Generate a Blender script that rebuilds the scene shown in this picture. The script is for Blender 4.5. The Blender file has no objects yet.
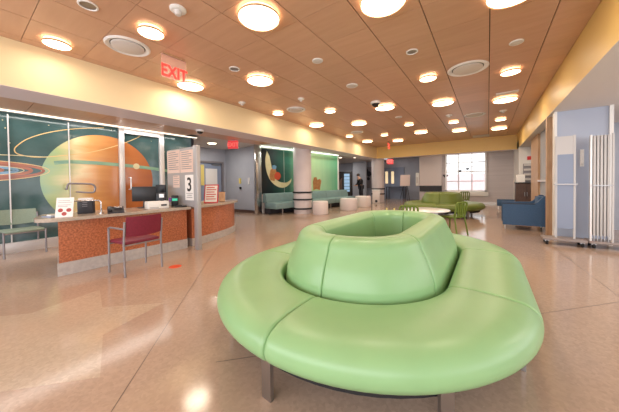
import bpy, bmesh, math, random
from mathutils import Vector, Matrix
random.seed(7)
PI = math.pi
S = bpy.context.scene
COL = S.collection

# ------------------------------------------------------------------ camera
F, CY, H = 252.55, 187.2, 1.2
PSI, TH, RO = math.radians(35.25), math.radians(0.99), math.radians(-0.74)
fw = Vector((-math.sin(PSI)*math.cos(TH), math.cos(PSI)*math.cos(TH), -math.sin(TH)))
rt = Vector((math.cos(PSI), math.sin(PSI), 0)); up = rt.cross(fw)
r2 = math.cos(RO)*rt + math.sin(RO)*up; u2 = -math.sin(RO)*rt + math.cos(RO)*up
CAMP = Vector((0, 0, H))
cd = bpy.data.cameras.new('camera'); cam = bpy.data.objects.new('camera', cd); COL.objects.link(cam)
m = Matrix((r2, u2, -fw)).transposed().to_4x4(); m.translation = CAMP
cam.matrix_world = m
cd.sensor_width = 36; cd.lens = F*36/619; cd.shift_y = -(206-CY)/619; cd.clip_start = .05
S.camera = cam
def ray(px, py): return r2*((px-309.5)/F) - u2*((py-CY)/F) + fw
def at_z(px, py, z): d = ray(px, py); return CAMP + d*((z-H)/d.z)
def at_x(px, py, x): d = ray(px, py); return CAMP + d*(x/d.x)
def at_y(px, py, y): d = ray(px, py); return CAMP + d*(y/d.y)

# ------------------------------------------------------------------ materials
def srgb(r, g, b):
    f = lambda c: (c/255/12.92) if c/255 <= .04045 else ((c/255+.055)/1.055)**2.4
    return (f(r), f(g), f(b), 1)
def mat(name, rgb, rough=.5, metal=0, var=None, scale=8, stretch=(1,1,1), bump=0, spec=.5, emit=None, es=0, coat=0, detail=3, ramp=(.35,.65)):
    M = bpy.data.materials.new(name); M.use_nodes = True; N = M.node_tree.nodes; L = M.node_tree.links
    b = N['Principled BSDF']; b.inputs['Base Color'].default_value = srgb(*rgb)
    b.inputs['Roughness'].default_value = rough; b.inputs['Metallic'].default_value = metal
    b.inputs['Specular IOR Level'].default_value = spec; b.inputs['Coat Weight'].default_value = coat
    if emit: b.inputs['Emission Color'].default_value = srgb(*emit); b.inputs['Emission Strength'].default_value = es
    if var or bump:
        tc = N.new('ShaderNodeTexCoord'); mp = N.new('ShaderNodeMapping'); mp.inputs['Scale'].default_value = stretch
        L.new(tc.outputs['Object'], mp.inputs[0])
        no = N.new('ShaderNodeTexNoise'); no.inputs['Scale'].default_value = scale; no.inputs['Detail'].default_value = detail
        L.new(mp.outputs[0], no.inputs[0])
        if var:
            rp = N.new('ShaderNodeValToRGB'); rp.color_ramp.elements[0].color = srgb(*rgb); rp.color_ramp.elements[1].color = srgb(*var)
            rp.color_ramp.elements[0].position, rp.color_ramp.elements[1].position = ramp
            L.new(no.outputs[0], rp.inputs[0]); L.new(rp.outputs[0], b.inputs['Base Color'])
        if bump:
            bu = N.new('ShaderNodeBump'); bu.inputs['Strength'].default_value = bump; bu.inputs['Distance'].default_value = .01
            L.new(no.outputs[0], bu.inputs['Height']); L.new(bu.outputs[0], b.inputs['Normal'])
    return M
MT = {}
MT['wood_ceiling'] = mat('wood_ceiling', (211,168,138), .34, var=(203,158,128), scale=1.6, stretch=(1,7,1), detail=3, ramp=(.3,.7))
def panel_tone(M, amt):
    N = M.node_tree.nodes; L = M.node_tree.links; b = N['Principled BSDF']; src = b.inputs['Base Color'].links[0].from_socket
    g = N.new('ShaderNodeNewGeometry'); mr = N.new('ShaderNodeMapRange'); mr.inputs[3].default_value = 1-amt; mr.inputs[4].default_value = 1+amt*.4
    L.new(g.outputs['Random Per Island'], mr.inputs[0]); mx = N.new('ShaderNodeVectorMath'); mx.operation = 'SCALE'
    L.new(src, mx.inputs[0]); L.new(mr.outputs[0], mx.inputs['Scale']); L.new(mx.outputs[0], b.inputs['Base Color'])
panel_tone(MT['wood_ceiling'], .07)
MT['dark_gap'] = mat('dark_gap', (40,28,22), .9)
MT['wood'] = mat('wood', (196,160,124), .45, var=(180,140,104), scale=3, stretch=(8,8,1))
MT['cream_paint'] = mat('cream_paint', (240,220,178), .55, var=(237,216,172), scale=1)
MT['cream_paint_dim'] = mat('cream_paint_dim', (232,196,122), .45)  # cream beam paint with dimmer, more orange light put into the colour
MT['lilac_paint'] = mat('lilac_paint', (222,212,218), .6)
MT['plaster'] = mat('plaster', (214,208,204), .7)
MT['grey_wall'] = mat('grey_wall', (178,182,192), .6, var=(172,176,187), scale=2)
MT['blue_grey'] = mat('blue_grey', (140,152,176), .5)
MT['lobby_wall'] = mat('lobby_wall', (176,180,192), .5)
MT['far_wall'] = mat('far_wall', (206,198,200), .6, var=(198,190,192), scale=3, stretch=(.2,.2,6))
MT['white'] = mat('white', (235,233,230), .4)
MT['white_gloss'] = mat('white_gloss', (240,238,236), .2)
MT['off_white'] = mat('off_white', (222,210,208), .45)
MT['column'] = mat('column', (216,205,205), .45, var=(210,199,200), scale=2)
MT['paper'] = mat('paper', (238,234,230), .7)
MT['pinkpaper'] = mat('pinkpaper', (226,200,186), .7)
MT['chrome'] = mat('chrome', (200,198,198), .22, 1)
MT['steel'] = mat('steel', (170,168,168), .35, 1)
MT['grey_metal'] = mat('grey_metal', (150,145,148), .45, .6)
MT['post_grey'] = mat('post_grey', (178,176,178), .35, .25)
MT['alu'] = mat('alu', (225,222,220), .35, .5)
MT['black'] = mat('black', (22,22,26), .4)
MT['dark'] = mat('dark', (45,44,50), .5)
MT['screen'] = mat('screen', (14,16,22), .15)
MT['cart_base'] = mat('cart_base', (150,138,134), .5)
MT['panel_grey'] = mat('panel_grey', (196,194,194), .45)
MT['rubber'] = mat('rubber', (35,33,34), .8)
MT['brown_cab'] = mat('brown_cab', (96,74,66), .5, var=(82,62,56), scale=6, stretch=(6,6,1))
MT['burl'] = mat('burl', (200,122,84), .3, var=(150,84,54), scale=44, detail=5, ramp=(.36,.66), coat=.3)
MT['stone_top'] = mat('stone_top', (186,172,156), .2, var=(172,158,144), scale=30)
MT['stone_kick'] = mat('stone_kick', (196,190,186), .35, var=(182,176,174), scale=20)
MT['maroon'] = mat('maroon', (128,32,56), .45, var=(116,28,50), scale=60)
MT['sage'] = mat('sage', (150,168,150), .5, var=(143,160,143), scale=60)
MT['teal_bench'] = mat('teal_bench', (124,150,150), .45, var=(118,143,143), scale=5)
MT['mint'] = mat('mint', (146,188,132), .34, var=(142,183,128), scale=4, bump=.02)
MT['seam'] = mat('seam', (120,176,112), .5)
MT['olive'] = mat('olive', (110,126,54), .42, var=(104,119,50), scale=4)
MT['olive_dark'] = mat('olive_dark', (100,120,30), .45)
MT['navy'] = mat('navy', (58,92,128), .6, var=(52,84,120), scale=40)
MT['navy_trim'] = mat('navy_trim', (36,48,66), .5)
MT['yellow'] = mat('yellow', (228,208,120), .5)
MT['red'] = mat('red', (206,40,44), .4)
MT['sticker'] = mat('sticker', (226,84,48), .5)
MT['skin'] = mat('skin', (196,150,126), .5)
MT['hair'] = mat('hair', (60,44,38), .7)
MT['trouser'] = mat('trouser', (214,216,222), .8)
MT['purple'] = mat('purple', (120,70,150), .5)
MT['greenlit'] = mat('greenlit', (40,150,120), .3, emit=(60,190,150), es=.8)
MT['warmglass'] = mat('warmglass', (250,225,170), .3, emit=(255,226,180), es=.8)
MT['lamp'] = mat('lamp', (255,250,240), .4, emit=(255,226,190), es=9)
MT['lamp_side'] = mat('lamp_side', (255,240,220), .4, emit=(255,204,150), es=2.2)
MT['strip'] = mat('strip', (255,250,240), .4, emit=(255,240,218), es=1.6)
MT['strip_green'] = mat('strip_green', (250,255,240), .4, emit=(238,255,236), es=3)
MT['exit_red'] = mat('exit_red', (230,40,40), .4, emit=(255,50,45), es=1.6)
MT['exit_glow'] = mat('exit_glow', (240,120,110), .3, emit=(255,110,90), es=.45)
MT['screen_lit'] = mat('screen_lit', (120,150,180), .3, emit=(150,185,215), es=.7)
MT['lilac_floor'] = mat('brass', (120,104,92), .4, .3)

def glassmat(name, col, alpha=.25, rough=.05):
    M = bpy.data.materials.new(name); M.use_nodes = True; b = M.node_tree.nodes['Principled BSDF']
    b.inputs['Base Color'].default_value = srgb(*col); b.inputs['Roughness'].default_value = rough
    b.inputs['Alpha'].default_value = alpha; return M
MT['pane'] = glassmat('pane', (240,245,250), .08)
MT['acrylic'] = glassmat('acrylic', (200,205,205), .45, .15)
MT['exit_glass'] = glassmat('exit_glass', (250,200,190), .35, .1)

def floor_mat(name, c1, c2, base_rough=.13):
    M = bpy.data.materials.new(name); M.use_nodes = True; N = M.node_tree.nodes; L = M.node_tree.links; b = N['Principled BSDF']
    tc = N.new('ShaderNodeTexCoord')
    v = N.new('ShaderNodeTexVoronoi'); v.inputs['Scale'].default_value = 55; L.new(tc.outputs['Object'], v.inputs[0])
    n = N.new('ShaderNodeTexNoise'); n.inputs['Scale'].default_value = .7; n.inputs['Detail'].default_value = 3; L.new(tc.outputs['Object'], n.inputs[0])
    r1 = N.new('ShaderNodeValToRGB'); r1.color_ramp.elements[0].position = .1; r1.color_ramp.elements[1].position = .9
    r1.color_ramp.elements[0].color = srgb(*[c*.95 for c in c1]); r1.color_ramp.elements[1].color = srgb(*[min(255, c*1.04) for c in c1])
    L.new(v.outputs['Color'], r1.inputs[0])
    mx = N.new('ShaderNodeMix'); mx.data_type = 'RGBA'; mx.blend_type = 'MIX'
    mr = N.new('ShaderNodeMapRange'); mr.inputs[1].default_value = .4; mr.inputs[2].default_value = .65; mr.inputs[3].default_value = 0; mr.inputs[4].default_value = .5
    L.new(n.outputs[0], mr.inputs[0]); L.new(mr.outputs[0], mx.inputs[0]); L.new(r1.outputs[0], mx.inputs[6]); mx.inputs[7].default_value = srgb(*c2)
    L.new(mx.outputs[2], b.inputs['Base Color'])
    b.inputs['Roughness'].default_value = base_rough; b.inputs['Specular IOR Level'].default_value = .6
    return M
MT['terrazzo'] = floor_mat('terrazzo', (184,159,139), (176,150,130))
MT['terrazzo_light'] = floor_mat('terrazzo_light', (193,172,150), (189,167,145))

# mural prints: printed artwork, planet wall greyed to hold its glass's reflection haze, laid out in the wall's own metres
def mural_space():
    M = bpy.data.materials.new('space_print'); M.use_nodes = True; N = M.node_tree.nodes; L = M.node_tree.links; b = N['Principled BSDF']
    tc = N.new('ShaderNodeTexCoord'); n = N.new('ShaderNodeTexNoise'); n.inputs['Scale'].default_value = 1.1; n.inputs['Detail'].default_value = 5
    L.new(tc.outputs['Object'], n.inputs[0])
    r = N.new('ShaderNodeValToRGB'); e = r.color_ramp.elements
    e[0].position = .35; e[0].color = srgb(56,84,84); e[1].position = .72; e[1].color = srgb(130,150,158)
    k = e.new(.55); k.color = srgb(76,104,104)
    L.new(n.outputs[0], r.inputs[0]); L.new(r.outputs[0], b.inputs['Base Color'])
    b.inputs['Roughness'].default_value = .12; return M
def mural_planet():
    M = bpy.data.materials.new('planet_print'); M.use_nodes = True; N = M.node_tree.nodes; L = M.node_tree.links; b = N['Principled BSDF']
    tc = N.new('ShaderNodeTexCoord'); sp = N.new('ShaderNodeSeparateXYZ'); L.new(tc.outputs['Object'], sp.inputs[0])
    n = N.new('ShaderNodeTexNoise'); n.inputs['Scale'].default_value = 1.4; n.inputs['Detail'].default_value = 4
    mp = N.new('ShaderNodeMapping'); mp.inputs['Scale'].default_value = (1,.5,3.5); L.new(tc.outputs['Object'], mp.inputs[0]); L.new(mp.outputs[0], n.inputs[0])
    a = N.new('ShaderNodeMath'); a.operation = 'MULTIPLY_ADD'; L.new(n.outputs[0], a.inputs[0]); a.inputs[1].default_value = .7; a.inputs[2].default_value = -.35
    s = N.new('ShaderNodeMath'); s.operation = 'ADD'; L.new(sp.outputs['Y'], s.inputs[0]); L.new(a.outputs[0], s.inputs[1])
    mr = N.new('ShaderNodeMapRange'); mr.inputs[1].default_value = -1.05; mr.inputs[2].default_value = 1.05; L.new(s.outputs[0], mr.inputs[0])
    r = N.new('ShaderNodeValToRGB'); e = r.color_ramp.elements
    e[0].position = 0; e[0].color = srgb(150,186,150); e[1].position = 1; e[1].color = srgb(176,104,66)
    for p, c in ((.12,(178,196,140)), (.28,(238,216,164)), (.40,(228,168,104)), (.55,(204,138,82)), (.75,(196,118,66))):
        k = e.new(p); k.color = srgb(*c)
    L.new(mr.outputs[0], r.inputs[0]); L.new(r.outputs[0], b.inputs['Base Color'])
    b.inputs['Roughness'].default_value = .12; return M
def mural_green(name, stops, w):
    M = bpy.data.materials.new(name); M.use_nodes = True; N = M.node_tree.nodes; L = M.node_tree.links; b = N['Principled BSDF']
    tc = N.new('ShaderNodeTexCoord'); sp = N.new('ShaderNodeSeparateXYZ'); L.new(tc.outputs['Object'], sp.inputs[0])
    n = N.new('ShaderNodeTexNoise'); n.inputs['Scale'].default_value = 2.0; mp = N.new('ShaderNodeMapping'); mp.inputs['Scale'].default_value = (2.5,1,.3)
    L.new(tc.outputs['Object'], mp.inputs[0]); L.new(mp.outputs[0], n.inputs[0])
    a = N.new('ShaderNodeMath'); a.operation = 'MULTIPLY_ADD'; L.new(n.outputs[0], a.inputs[0]); a.inputs[1].default_value = .5*w/5; a.inputs[2].default_value = -.25*w/5
    s = N.new('ShaderNodeMath'); s.operation = 'ADD'; L.new(sp.outputs['X'], s.inputs[0]); L.new(a.outputs[0], s.inputs[1])
    mr = N.new('ShaderNodeMapRange'); mr.inputs[1].default_value = 0; mr.inputs[2].default_value = w; L.new(s.outputs[0], mr.inputs[0])
    r = N.new('ShaderNodeValToRGB'); e = r.color_ramp.elements
    e[0].position = stops[0][0]; e[0].color = srgb(*stops[0][1]); e[1].position = stops[-1][0]; e[1].color = srgb(*stops[-1][1])
    for p, c in stops[1:-1]: k = e.new(p); k.color = srgb(*c)
    L.new(mr.outputs[0], r.inputs[0]); L.new(r.outputs[0], b.inputs['Base Color']); b.inputs['Roughness'].default_value = .3; return M
MT['space'] = mural_space(); MT['planet'] = mural_planet()
MT['ring_gold'] = mat('ring_gold', (232,200,140), .15)
MT['ring_teal'] = mat('ring_teal', (150,186,150), .15, var=(120,160,140), scale=3, stretch=(1,1,6))
MT['ring_rust'] = mat('ring_rust', (150,86,62), .15, var=(190,120,90), scale=2, stretch=(1,.6,9))
MT['moon_print'] = mat('moon_print', (232,222,178), .3, var=(220,206,160), scale=4)
MT['bear_print'] = mat('bear_print', (196,140,84), .4, var=(176,116,66), scale=8)
MT['ball_print'] = mat('ball_print', (204,78,48), .4)
MT['blue_print'] = mat('blue_print', (120,160,190), .15)

# ------------------------------------------------------------------ mesh helpers
def link(o, parent=None):
    COL.objects.link(o)
    if parent is not None: o.parent = parent
    return o
def tag(o, label=None, cat=None, group=None, kind=None):
    if label: o['label'] = label
    if cat: o['category'] = cat
    if group: o['group'] = group
    if kind: o['kind'] = kind
    return o
def thing(name, label, cat, loc=(0,0,0), rz=0, group=None):
    o = bpy.data.objects.new(name, None); link(o); o.location = loc; o.rotation_euler = (0,0,rz); o.empty_display_size = .1
    return tag(o, label, cat, group)
class MB:
    def __init__(s): s.b = bmesh.new(); s.mi = 0; s.mats = []
    def _x(s, vs, mtx):
        if mtx is not None: bmesh.ops.transform(s.b, matrix=mtx, verts=vs)
    def _set(s, n0):
        s.b.faces.ensure_lookup_table()
        for f in s.b.faces[n0:]: f.material_index = s.mi
    def box(s, x0, x1, y0, y1, z0, z1, bev=0, mtx=None):
        n0 = len(s.b.faces)
        r = bmesh.ops.create_cube(s.b, size=1); vs = r['verts']
        for v in vs: v.co = Vector((x0+(v.co.x+.5)*(x1-x0), y0+(v.co.y+.5)*(y1-y0), z0+(v.co.z+.5)*(z1-z0)))
        if bev:
            es = list({e for v in vs for e in v.link_edges})
            o = bmesh.ops.bevel(s.b, geom=es, offset=bev, segments=2, profile=.5, affect='EDGES')
            vs = list({v for f in o['faces'] for v in f.verts} | {v for v in vs if v.is_valid})
        s._x(vs, mtx); return s
    def prism(s, pts, z0, z1, mtx=None):
        a = [s.b.verts.new((p[0], p[1], z0)) for p in pts]; c = [s.b.verts.new((p[0], p[1], z1)) for p in pts]
        n = len(pts)
        s.b.faces.new(a[::-1]); s.b.faces.new(c)
        for i in range(n): s.b.faces.new((a[i], a[(i+1)%n], c[(i+1)%n], c[i]))
        s._x(a+c, mtx); return s
    def lathe(s, prof, n=32, mtx=None, center=(0,0,0)):
        rows = []; vs = []
        for r, z in prof:
            if r < 1e-5: row = [s.b.verts.new((0,0,z))]
            else: row = [s.b.verts.new((r*math.cos(2*PI*i/n), r*math.sin(2*PI*i/n), z)) for i in range(n)]
            rows.append(row); vs += row
        for a, c in zip(rows, rows[1:]):
            for i in range(n):
                j = (i+1) % n
                if len(a) == 1 and len(c) == 1: continue
                if len(a) == 1: s.b.faces.new((a[0], c[i], c[j]))
                elif len(c) == 1: s.b.faces.new((a[i], a[j], c[0]))
                else: s.b.faces.new((a[i], a[j], c[j], c[i]))
        for v in vs: v.co += Vector(center)
        s._x(vs, mtx); return s
    def cyl(s, c, r, z0, z1, n=24): return s.lathe([(0,z0),(r,z0),(r,z1),(0,z1)], n, center=(c[0],c[1],0))
    def tube(s, pts, r, n=8, closed=False):
        pts = [Vector(p) for p in pts]; rows = []; N = len(pts); ref = None
        for i, p in enumerate(pts):
            if closed: t = (pts[(i+1)%N]-pts[i-1]).normalized()
            else: t = (pts[min(i+1,N-1)]-pts[max(i-1,0)]).normalized()
            if ref is None: ref = t.orthogonal().normalized()
            ref = (ref - t*ref.dot(t)).normalized(); b = t.cross(ref)
            rr = r[i] if isinstance(r, (list, tuple)) else r
            rows.append([s.b.verts.new(p + ref*rr*math.cos(2*PI*k/n) + b*rr*math.sin(2*PI*k/n)) for k in range(n)])
        for i in range(N if closed else N-1):
            a, c = rows[i], rows[(i+1)%N]
            for k in range(n): s.b.faces.new((a[k], a[(k+1)%n], c[(k+1)%n], c[k]))
        if not closed: s.b.faces.new(rows[0][::-1]); s.b.faces.new(rows[-1])
        return s
    def loft(s, rows, cap=True, closed=False):
        R = [[s.b.verts.new(p) for p in row] for row in rows]; n = len(rows[0])
        for a, c in (list(zip(R, R[1:])) + ([(R[-1], R[0])] if closed else [])):
            for k in range(n): s.b.faces.new((a[k], a[(k+1)%n], c[(k+1)%n], c[k]))
        if cap and not closed: s.b.faces.new(R[0][::-1]); s.b.faces.new(R[-1])
        return s
    def face(s, pts): s.b.faces.new([s.b.verts.new(p) for p in pts]); return s
    def build(s, name, material, parent=None, ang=35, loc=None):
        bmesh.ops.recalc_face_normals(s.b, faces=s.b.faces)
        for f in s.b.faces: f.smooth = True
        for e in s.b.edges:
            if len(e.link_faces) != 2 or e.calc_face_angle(0) > math.radians(ang): e.smooth = False
        me = bpy.data.meshes.new(name); s.b.to_mesh(me); s.b.free()
        me.materials.append(MT[material] if isinstance(material, str) else material)
        o = bpy.data.objects.new(name, me); link(o, parent)
        if loc is not None: o.location = loc
        return o
def struct(name, mb, m, parent=None):
    o = mb.build(name, m, parent); o['kind'] = 'structure'; return o
def copy_tree(o, parent=None):
    c = o.copy(); COL.objects.link(c); c.parent = parent
    for ch in [x for x in bpy.data.objects if x.parent == o]: copy_tree(ch, c)
    return c
def again(o, loc, rz=0, label=None, group=None, scale=None):
    c = copy_tree(o); c.location = loc; c.rotation_euler = (0,0,rz)
    if label: c['label'] = label
    if group: c['group'] = group
    if scale: c.scale = (scale,)*3 if not isinstance(scale, tuple) else scale
    return c
def text(name, body, size, m, parent, mtx, depth=.002, bold=0):
    cu = bpy.data.curves.new(name, 'FONT'); cu.body = body; cu.size = size; cu.extrude = depth; cu.offset = bold
    cu.align_x = 'CENTER'; cu.align_y = 'CENTER'
    t = bpy.data.objects.new(name, cu); COL.objects.link(t); dg = bpy.context.evaluated_depsgraph_get(); dg.update()
    me = bpy.data.meshes.new_from_object(t.evaluated_get(dg)); bpy.data.objects.remove(t)
    ys_ = [v.co.y for v in me.vertices]; me.transform(Matrix.Translation((0, -(min(ys_)+max(ys_))/2, 0)))
    me.materials.clear(); me.materials.append(MT[m]); me.transform(mtx)
    return link(bpy.data.objects.new(name, me), parent)
def frame_mtx(origin, xdir, ydir):
    x = Vector(xdir).normalized(); y = Vector(ydir).normalized(); z = x.cross(y)
    M = Matrix((x, y, z)).transposed().to_4x4(); M.translation = Vector(origin); return M

CZ = 3.15; BZ = 2.52; XL, XR, YF = -5.15, 1.02, 13.95
# ------------------------------------------------------------------ room shell
struct('floor', MB().box(-14, 9, -6, 24, -.1, 0), 'terrazzo')
# star inlay and divider strips let into the terrazzo
sc = (-2.95, .25); pts = []
for k in range(12):
    a = math.radians(135 + 30*k); rr = 1.0 if k % 2 == 0 else .6
    pts.append((sc[0]+rr*math.cos(a), sc[1]+rr*math.sin(a)))
struct('trim_1', MB().prism(pts, -.01, .0008), 'terrazzo_light')
n_trim = [1]
def trim(mb, m):
    n_trim[0] += 1; return struct('trim_%d' % n_trim[0], mb, m)
def strip_line(a, b, w=.006):
    a = Vector((*a, 0)); b = Vector((*b, 0)); d = (b-a).normalized(); q = Vector((-d.y, d.x, 0))*w/2
    return MB().prism([(a+q)[:2], (a-q)[:2], (b-q)[:2], (b+q)[:2]], -.01, .0006)
trim(strip_line((-4.5, 3.15), (-.5, -.6)), 'lilac_floor'); trim(strip_line((-1.5, 1.0), (4.0, 6.9)), 'lilac_floor')
trim(strip_line((1.1, 3.75), (.9, 7.0)), 'lilac_floor'); trim(strip_line((-3.0, 6.5), (-.9, 4.5)), 'lilac_floor')

# slatted-in wooden ceiling panels with real open joints under a dark deck
P = .625; G = .010
cb = MB(); x = .02 - 9*P
xs = [XL]
while x < XR-.02:
    if x > XL+.05: xs.append(x)
    x += P
xs.append(XR); ys = [-3.2]; y = .57-6*P
while y < YF:
    if y > -3.1: ys.append(y)
    y += P
ys.append(YF)
for a, b in zip(xs, xs[1:]):
    for c, d in zip(ys, ys[1:]):
        g2 = .005
        cb.box(a+G/2, b-G/2, c+g2/2, d-g2/2, CZ, CZ+.02)
struct('ceiling', cb, 'wood_ceiling')
struct('ceiling_deck', MB().box(XL-.7, XR+.3, -3.2, YF+.3, CZ+.025, CZ+.1), 'dark_gap')
# beams (down-stands)
def beam(x0, x1, y0, y1, z0=BZ, z1=CZ+.02, face='cream_paint', under='lilac_paint'):
    trim(MB().box(x0, x1, y0, y1, z0+.004, z1), face); trim(MB().box(x0+.001, x1-.001, y0+.001, y1-.001, z0, z0+.004), under)
beam(-5.84, XL, -3.2, YF+.35); beam(XR, XR+.3, -3.2, YF+.35, face='cream_paint_dim', under='plaster'); beam(XL, XR, YF, YF+.35, face='cream_paint_dim')
# side ceilings
struct('ceiling_right', MB().box(XR+.3, 6, -3.2, 15.8, BZ, BZ+.06), 'plaster')
ab = MB(); yy = -3.2
while yy < 6.3:
    y2 = min(yy+1.0, 6.3); ab.box(-6.62 if yy > 3.7 else -7.06, -5.84, yy+.004, y2-.004, 2.56, 2.58); yy = y2
struct('ceiling_alcove', ab, 'wood_ceiling'); struct('ceiling_alcove_deck', MB().box(-6.62, -5.84, -3.2, 6.3, 2.59, 2.62).box(-7.2, -6.62, -3.2, 4.15, 2.59, 2.62), 'dark_gap')
struct('ceiling_left', MB().box(-11, -6.62, -3.2, 6.3, 2.7, 2.76).box(-11, -5.84, 6.3, 18.5, 2.7, 2.76), 'plaster')
struct('ceiling_far', MB().box(-5.84, 6, YF+.35, 18.5, 2.85, 2.9), 'plaster')
# walls
struct('wall_mural', MB().box(-7.2, -7.06, -3.2, 4.08, 0, 2.7), 'grey_wall')
struct('baseboard_left', MB().box(-7.06, -6.99, -3.2, 4.08, 0, .19, .004), 'alu')
struct('wall_left', MB().box(-9.62, -9.5, 1, 5.72, 0, 2.7).box(-9.62, -9.5, 6.88, 7.1, 0, 2.7).box(-9.62, -9.5, 5.72, 6.88, 2.16, 2.7), 'grey_wall')
struct('wall_corridor', MB().box(-9.6, -7.3, 7.0, 7.15, 0, 2.7), 'grey_wall')
struct('baseboard_corridor', MB().box(-9.5, -7.3, 6.97, 7.0, 0, .12), 'brown_cab')
struct('wall_end', MB().box(-9.6, -7.06, .9, 1.0, 0, 2.7), 'grey_wall')
struct('wall_far', MB().box(-3.28, 3.2, 15.8, 15.95, 0, .62).box(-3.28, -1.93, 15.8, 15.95, .62, 2.85).box(-.06, 3.2, 15.8, 15.95, .62, 2.85).box(-1.93, -.06, 15.8, 15.95, 2.74, 2.85), 'far_wall')
struct('baseboard_far', MB().box(-.5, 1.1, 15.78, 15.8, 0, .1), 'alu')
struct('wall_back', MB().box(-10, 6, -3.35, -3.2, 0, .7).box(-10, 6, -3.35, -3.2, 2.6, 3.2).box(-10, -6.5, -3.35, -3.2, .7, 2.6).box(4.5, 6, -3.35, -3.2, .7, 2.6), 'plaster')
struct('wall_lobby', MB().box(-11.5, -5.6, 18, 18.15, 0, 2.85).box(-5.6, -4.6, 18, 18.15, 0, 2.85).box(-4.6, -2.9, 18, 18.15, 0, 2.85), 'lobby_wall')
struct('wall_side', MB().box(-11, -10.85, 7.1, 18, 0, 2.85), 'lobby_wall')
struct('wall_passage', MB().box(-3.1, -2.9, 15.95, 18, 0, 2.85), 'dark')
struct('wall_right', MB().box(5, 5.15, -3.2, 16, 0, BZ+.05), 'plaster')
# right hand: partition wall behind the carts, the side wall running away from it, alcove wall
struct('wall_partition', MB().box(1.1, 1.78, 6.85, 6.95, 0, BZ), mat('partition_blue', (172,180,198), .4))
trim(MB().box(1.06, 1.10, 6.81, 6.97, 0, BZ), 'white'); trim(MB().box(1.78, 1.83, 6.81, 6.97, 0, BZ), 'white')
struct('wall_recess', MB().box(1.3, 5, 9.0, 9.12, 0, BZ), 'grey_wall')
trim(MB().box(2.32, 2.40, 8.94, 9.0, 0, 2.2), 'wood')
trim(MB().box(1.02, 1.11, 7.30, 7.42, 0, BZ), 'wood')
trim(MB().box(1.17, 1.30, 9.7, 11.1, 0, BZ), 'wood')
struct('door_1', MB().box(1.22, 1.27, 7.6, 9.7, 0, BZ), 'grey_wall')
struct('window_frame_side', MB().box(1.16, 1.22, 8.0, 8.06, .0, BZ).box(1.16, 1.22, 7.6, 9.7, 1.15, 1.2), 'alu')
struct('wall_nook', MB().box(1.02, 3.2, 13.2, 13.3, 0, BZ+.3), 'white')
struct('wall_nook_side', MB().box(1.02, 1.12, 13.3, 15.8, 0, BZ+.3), 'white')

# mirror pillar between the corridor and the moon mural
trim(MB().box(-7.36, -7.24, 6.72, 7.0, 0, 2.7, .01), 'chrome')

# ------------------------------------------------------------------ planet mural and glazed wall
XM = -7.0
mu = thing('wall_mural_print', 'dark teal wall mural of a ringed orange planet behind the reception desk', 'mural', (-7.06, 0, 0))
MB().box(0, .012, -3.0, 4.05, .19, 2.56).build('backdrop', 'space', mu)
cyp, czp, rp = 1.98, 1.32, 1.0
ov = MB(); ov.prism([(1.0*math.cos(2*PI*k/96), 1.0*math.sin(2*PI*k/96)) for k in range(96)], 0, .003, frame_mtx((0,0,0), (0,1,0), (0,0,1)))
pl = ov.build('planet', 'planet', mu, loc=(.012, cyp, czp))
def flat_strip(name, pts, w, m, x=.016, closed=False):
    mb = MB(); n = len(pts)
    L, R = [], []
    for i, (y, z) in enumerate(pts):
        a = Vector(pts[max(i-1,0)]); b = Vector(pts[min(i+1,n-1)]); d = (b-a).normalized(); q = Vector((-d.y, d.x))*(w if not callable(w) else w(i/(n-1)))/2
        L.append((y+q.x, z+q.y)); R.append((y-q.x, z-q.y))
    a = [mb.b.verts.new((x, *p)) for p in L]; c = [mb.b.verts.new((x, *p)) for p in R]
    for i in range(n-1): mb.b.faces.new((a[i], a[i+1], c[i+1], c[i]))
    ret = bmesh.ops.extrude_face_region(mb.b, geom=list(mb.b.faces)); 
    for v in [g for g in ret['geom'] if isinstance(g, bmesh.types.BMVert)]: v.co.x -= .0006
    return mb.build(name, m, mu)
def smooth_pts(pts, k=6):
    out = []; n = len(pts)
    for i in range(n-1):
        p0, p1, p2, p3 = [Vector(pts[max(0, min(n-1, j))]) for j in (i-1, i, i+1, i+2)]
        for t in range(k):
            t /= k; out.append(tuple(.5*((2*p1)+(p2-p0)*t+(2*p0-5*p1+4*p2-p3)*t*t+(3*p1-p0-3*p2+p3)*t**3)))
    out.append(tuple(pts[-1])); return out
flat_strip('thin_ring', smooth_pts([(2.81,2.50),(2.62,2.34),(2.24,2.13),(1.82,1.95),(1.41,1.84),(.98,1.76),(.73,1.79),(.67,1.87),(.72,1.97),(.86,2.11),(1.13,2.26),(1.5,2.39),(2.0,2.50)]), .016, 'ring_gold', .0165)
flat_strip('broad_ring', smooth_pts([(1.18,1.66),(1.48,1.70),(2.23,1.68),(3.15,1.60),(4.0,1.46)]), .075, 'ring_teal', .0172)
for nm, a, b_, w, m, x in (('rust_ring',1.18,.17,.045,'ring_rust',.0160),('rust_ring',1.02,.125,.05,'ring_rust',.0162),('blue_ring',.84,.09,.05,'blue_print',.0164),('rust_ring',.68,.06,.03,'ring_rust',.0166),('pale_ring',1.26,.20,.012,'ring_gold',.0168),('pale_ring',.93,.105,.010,'moon_print',.0170)):
    flat_strip(nm, [(-.15+a*math.sin(t), 1.47+.03*math.sin(t)+b_*math.cos(t)) for t in [math.radians(-10+200*k/48) for k in range(49)]], w, m, x)
flat_strip('pale_ring', [(-1.2,1.72),(.6,1.77),(1.1,1.77)], .012, 'moon_print', .0172)
MB().prism([(.07*math.cos(2*PI*k/32), .07*math.sin(2*PI*k/32)) for k in range(32)], 0, .003, frame_mtx((.015,2.62,1.66), (0,1,0), (0,0,1))).build('small_moon', 'moon_print', mu)
st = MB()
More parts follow.
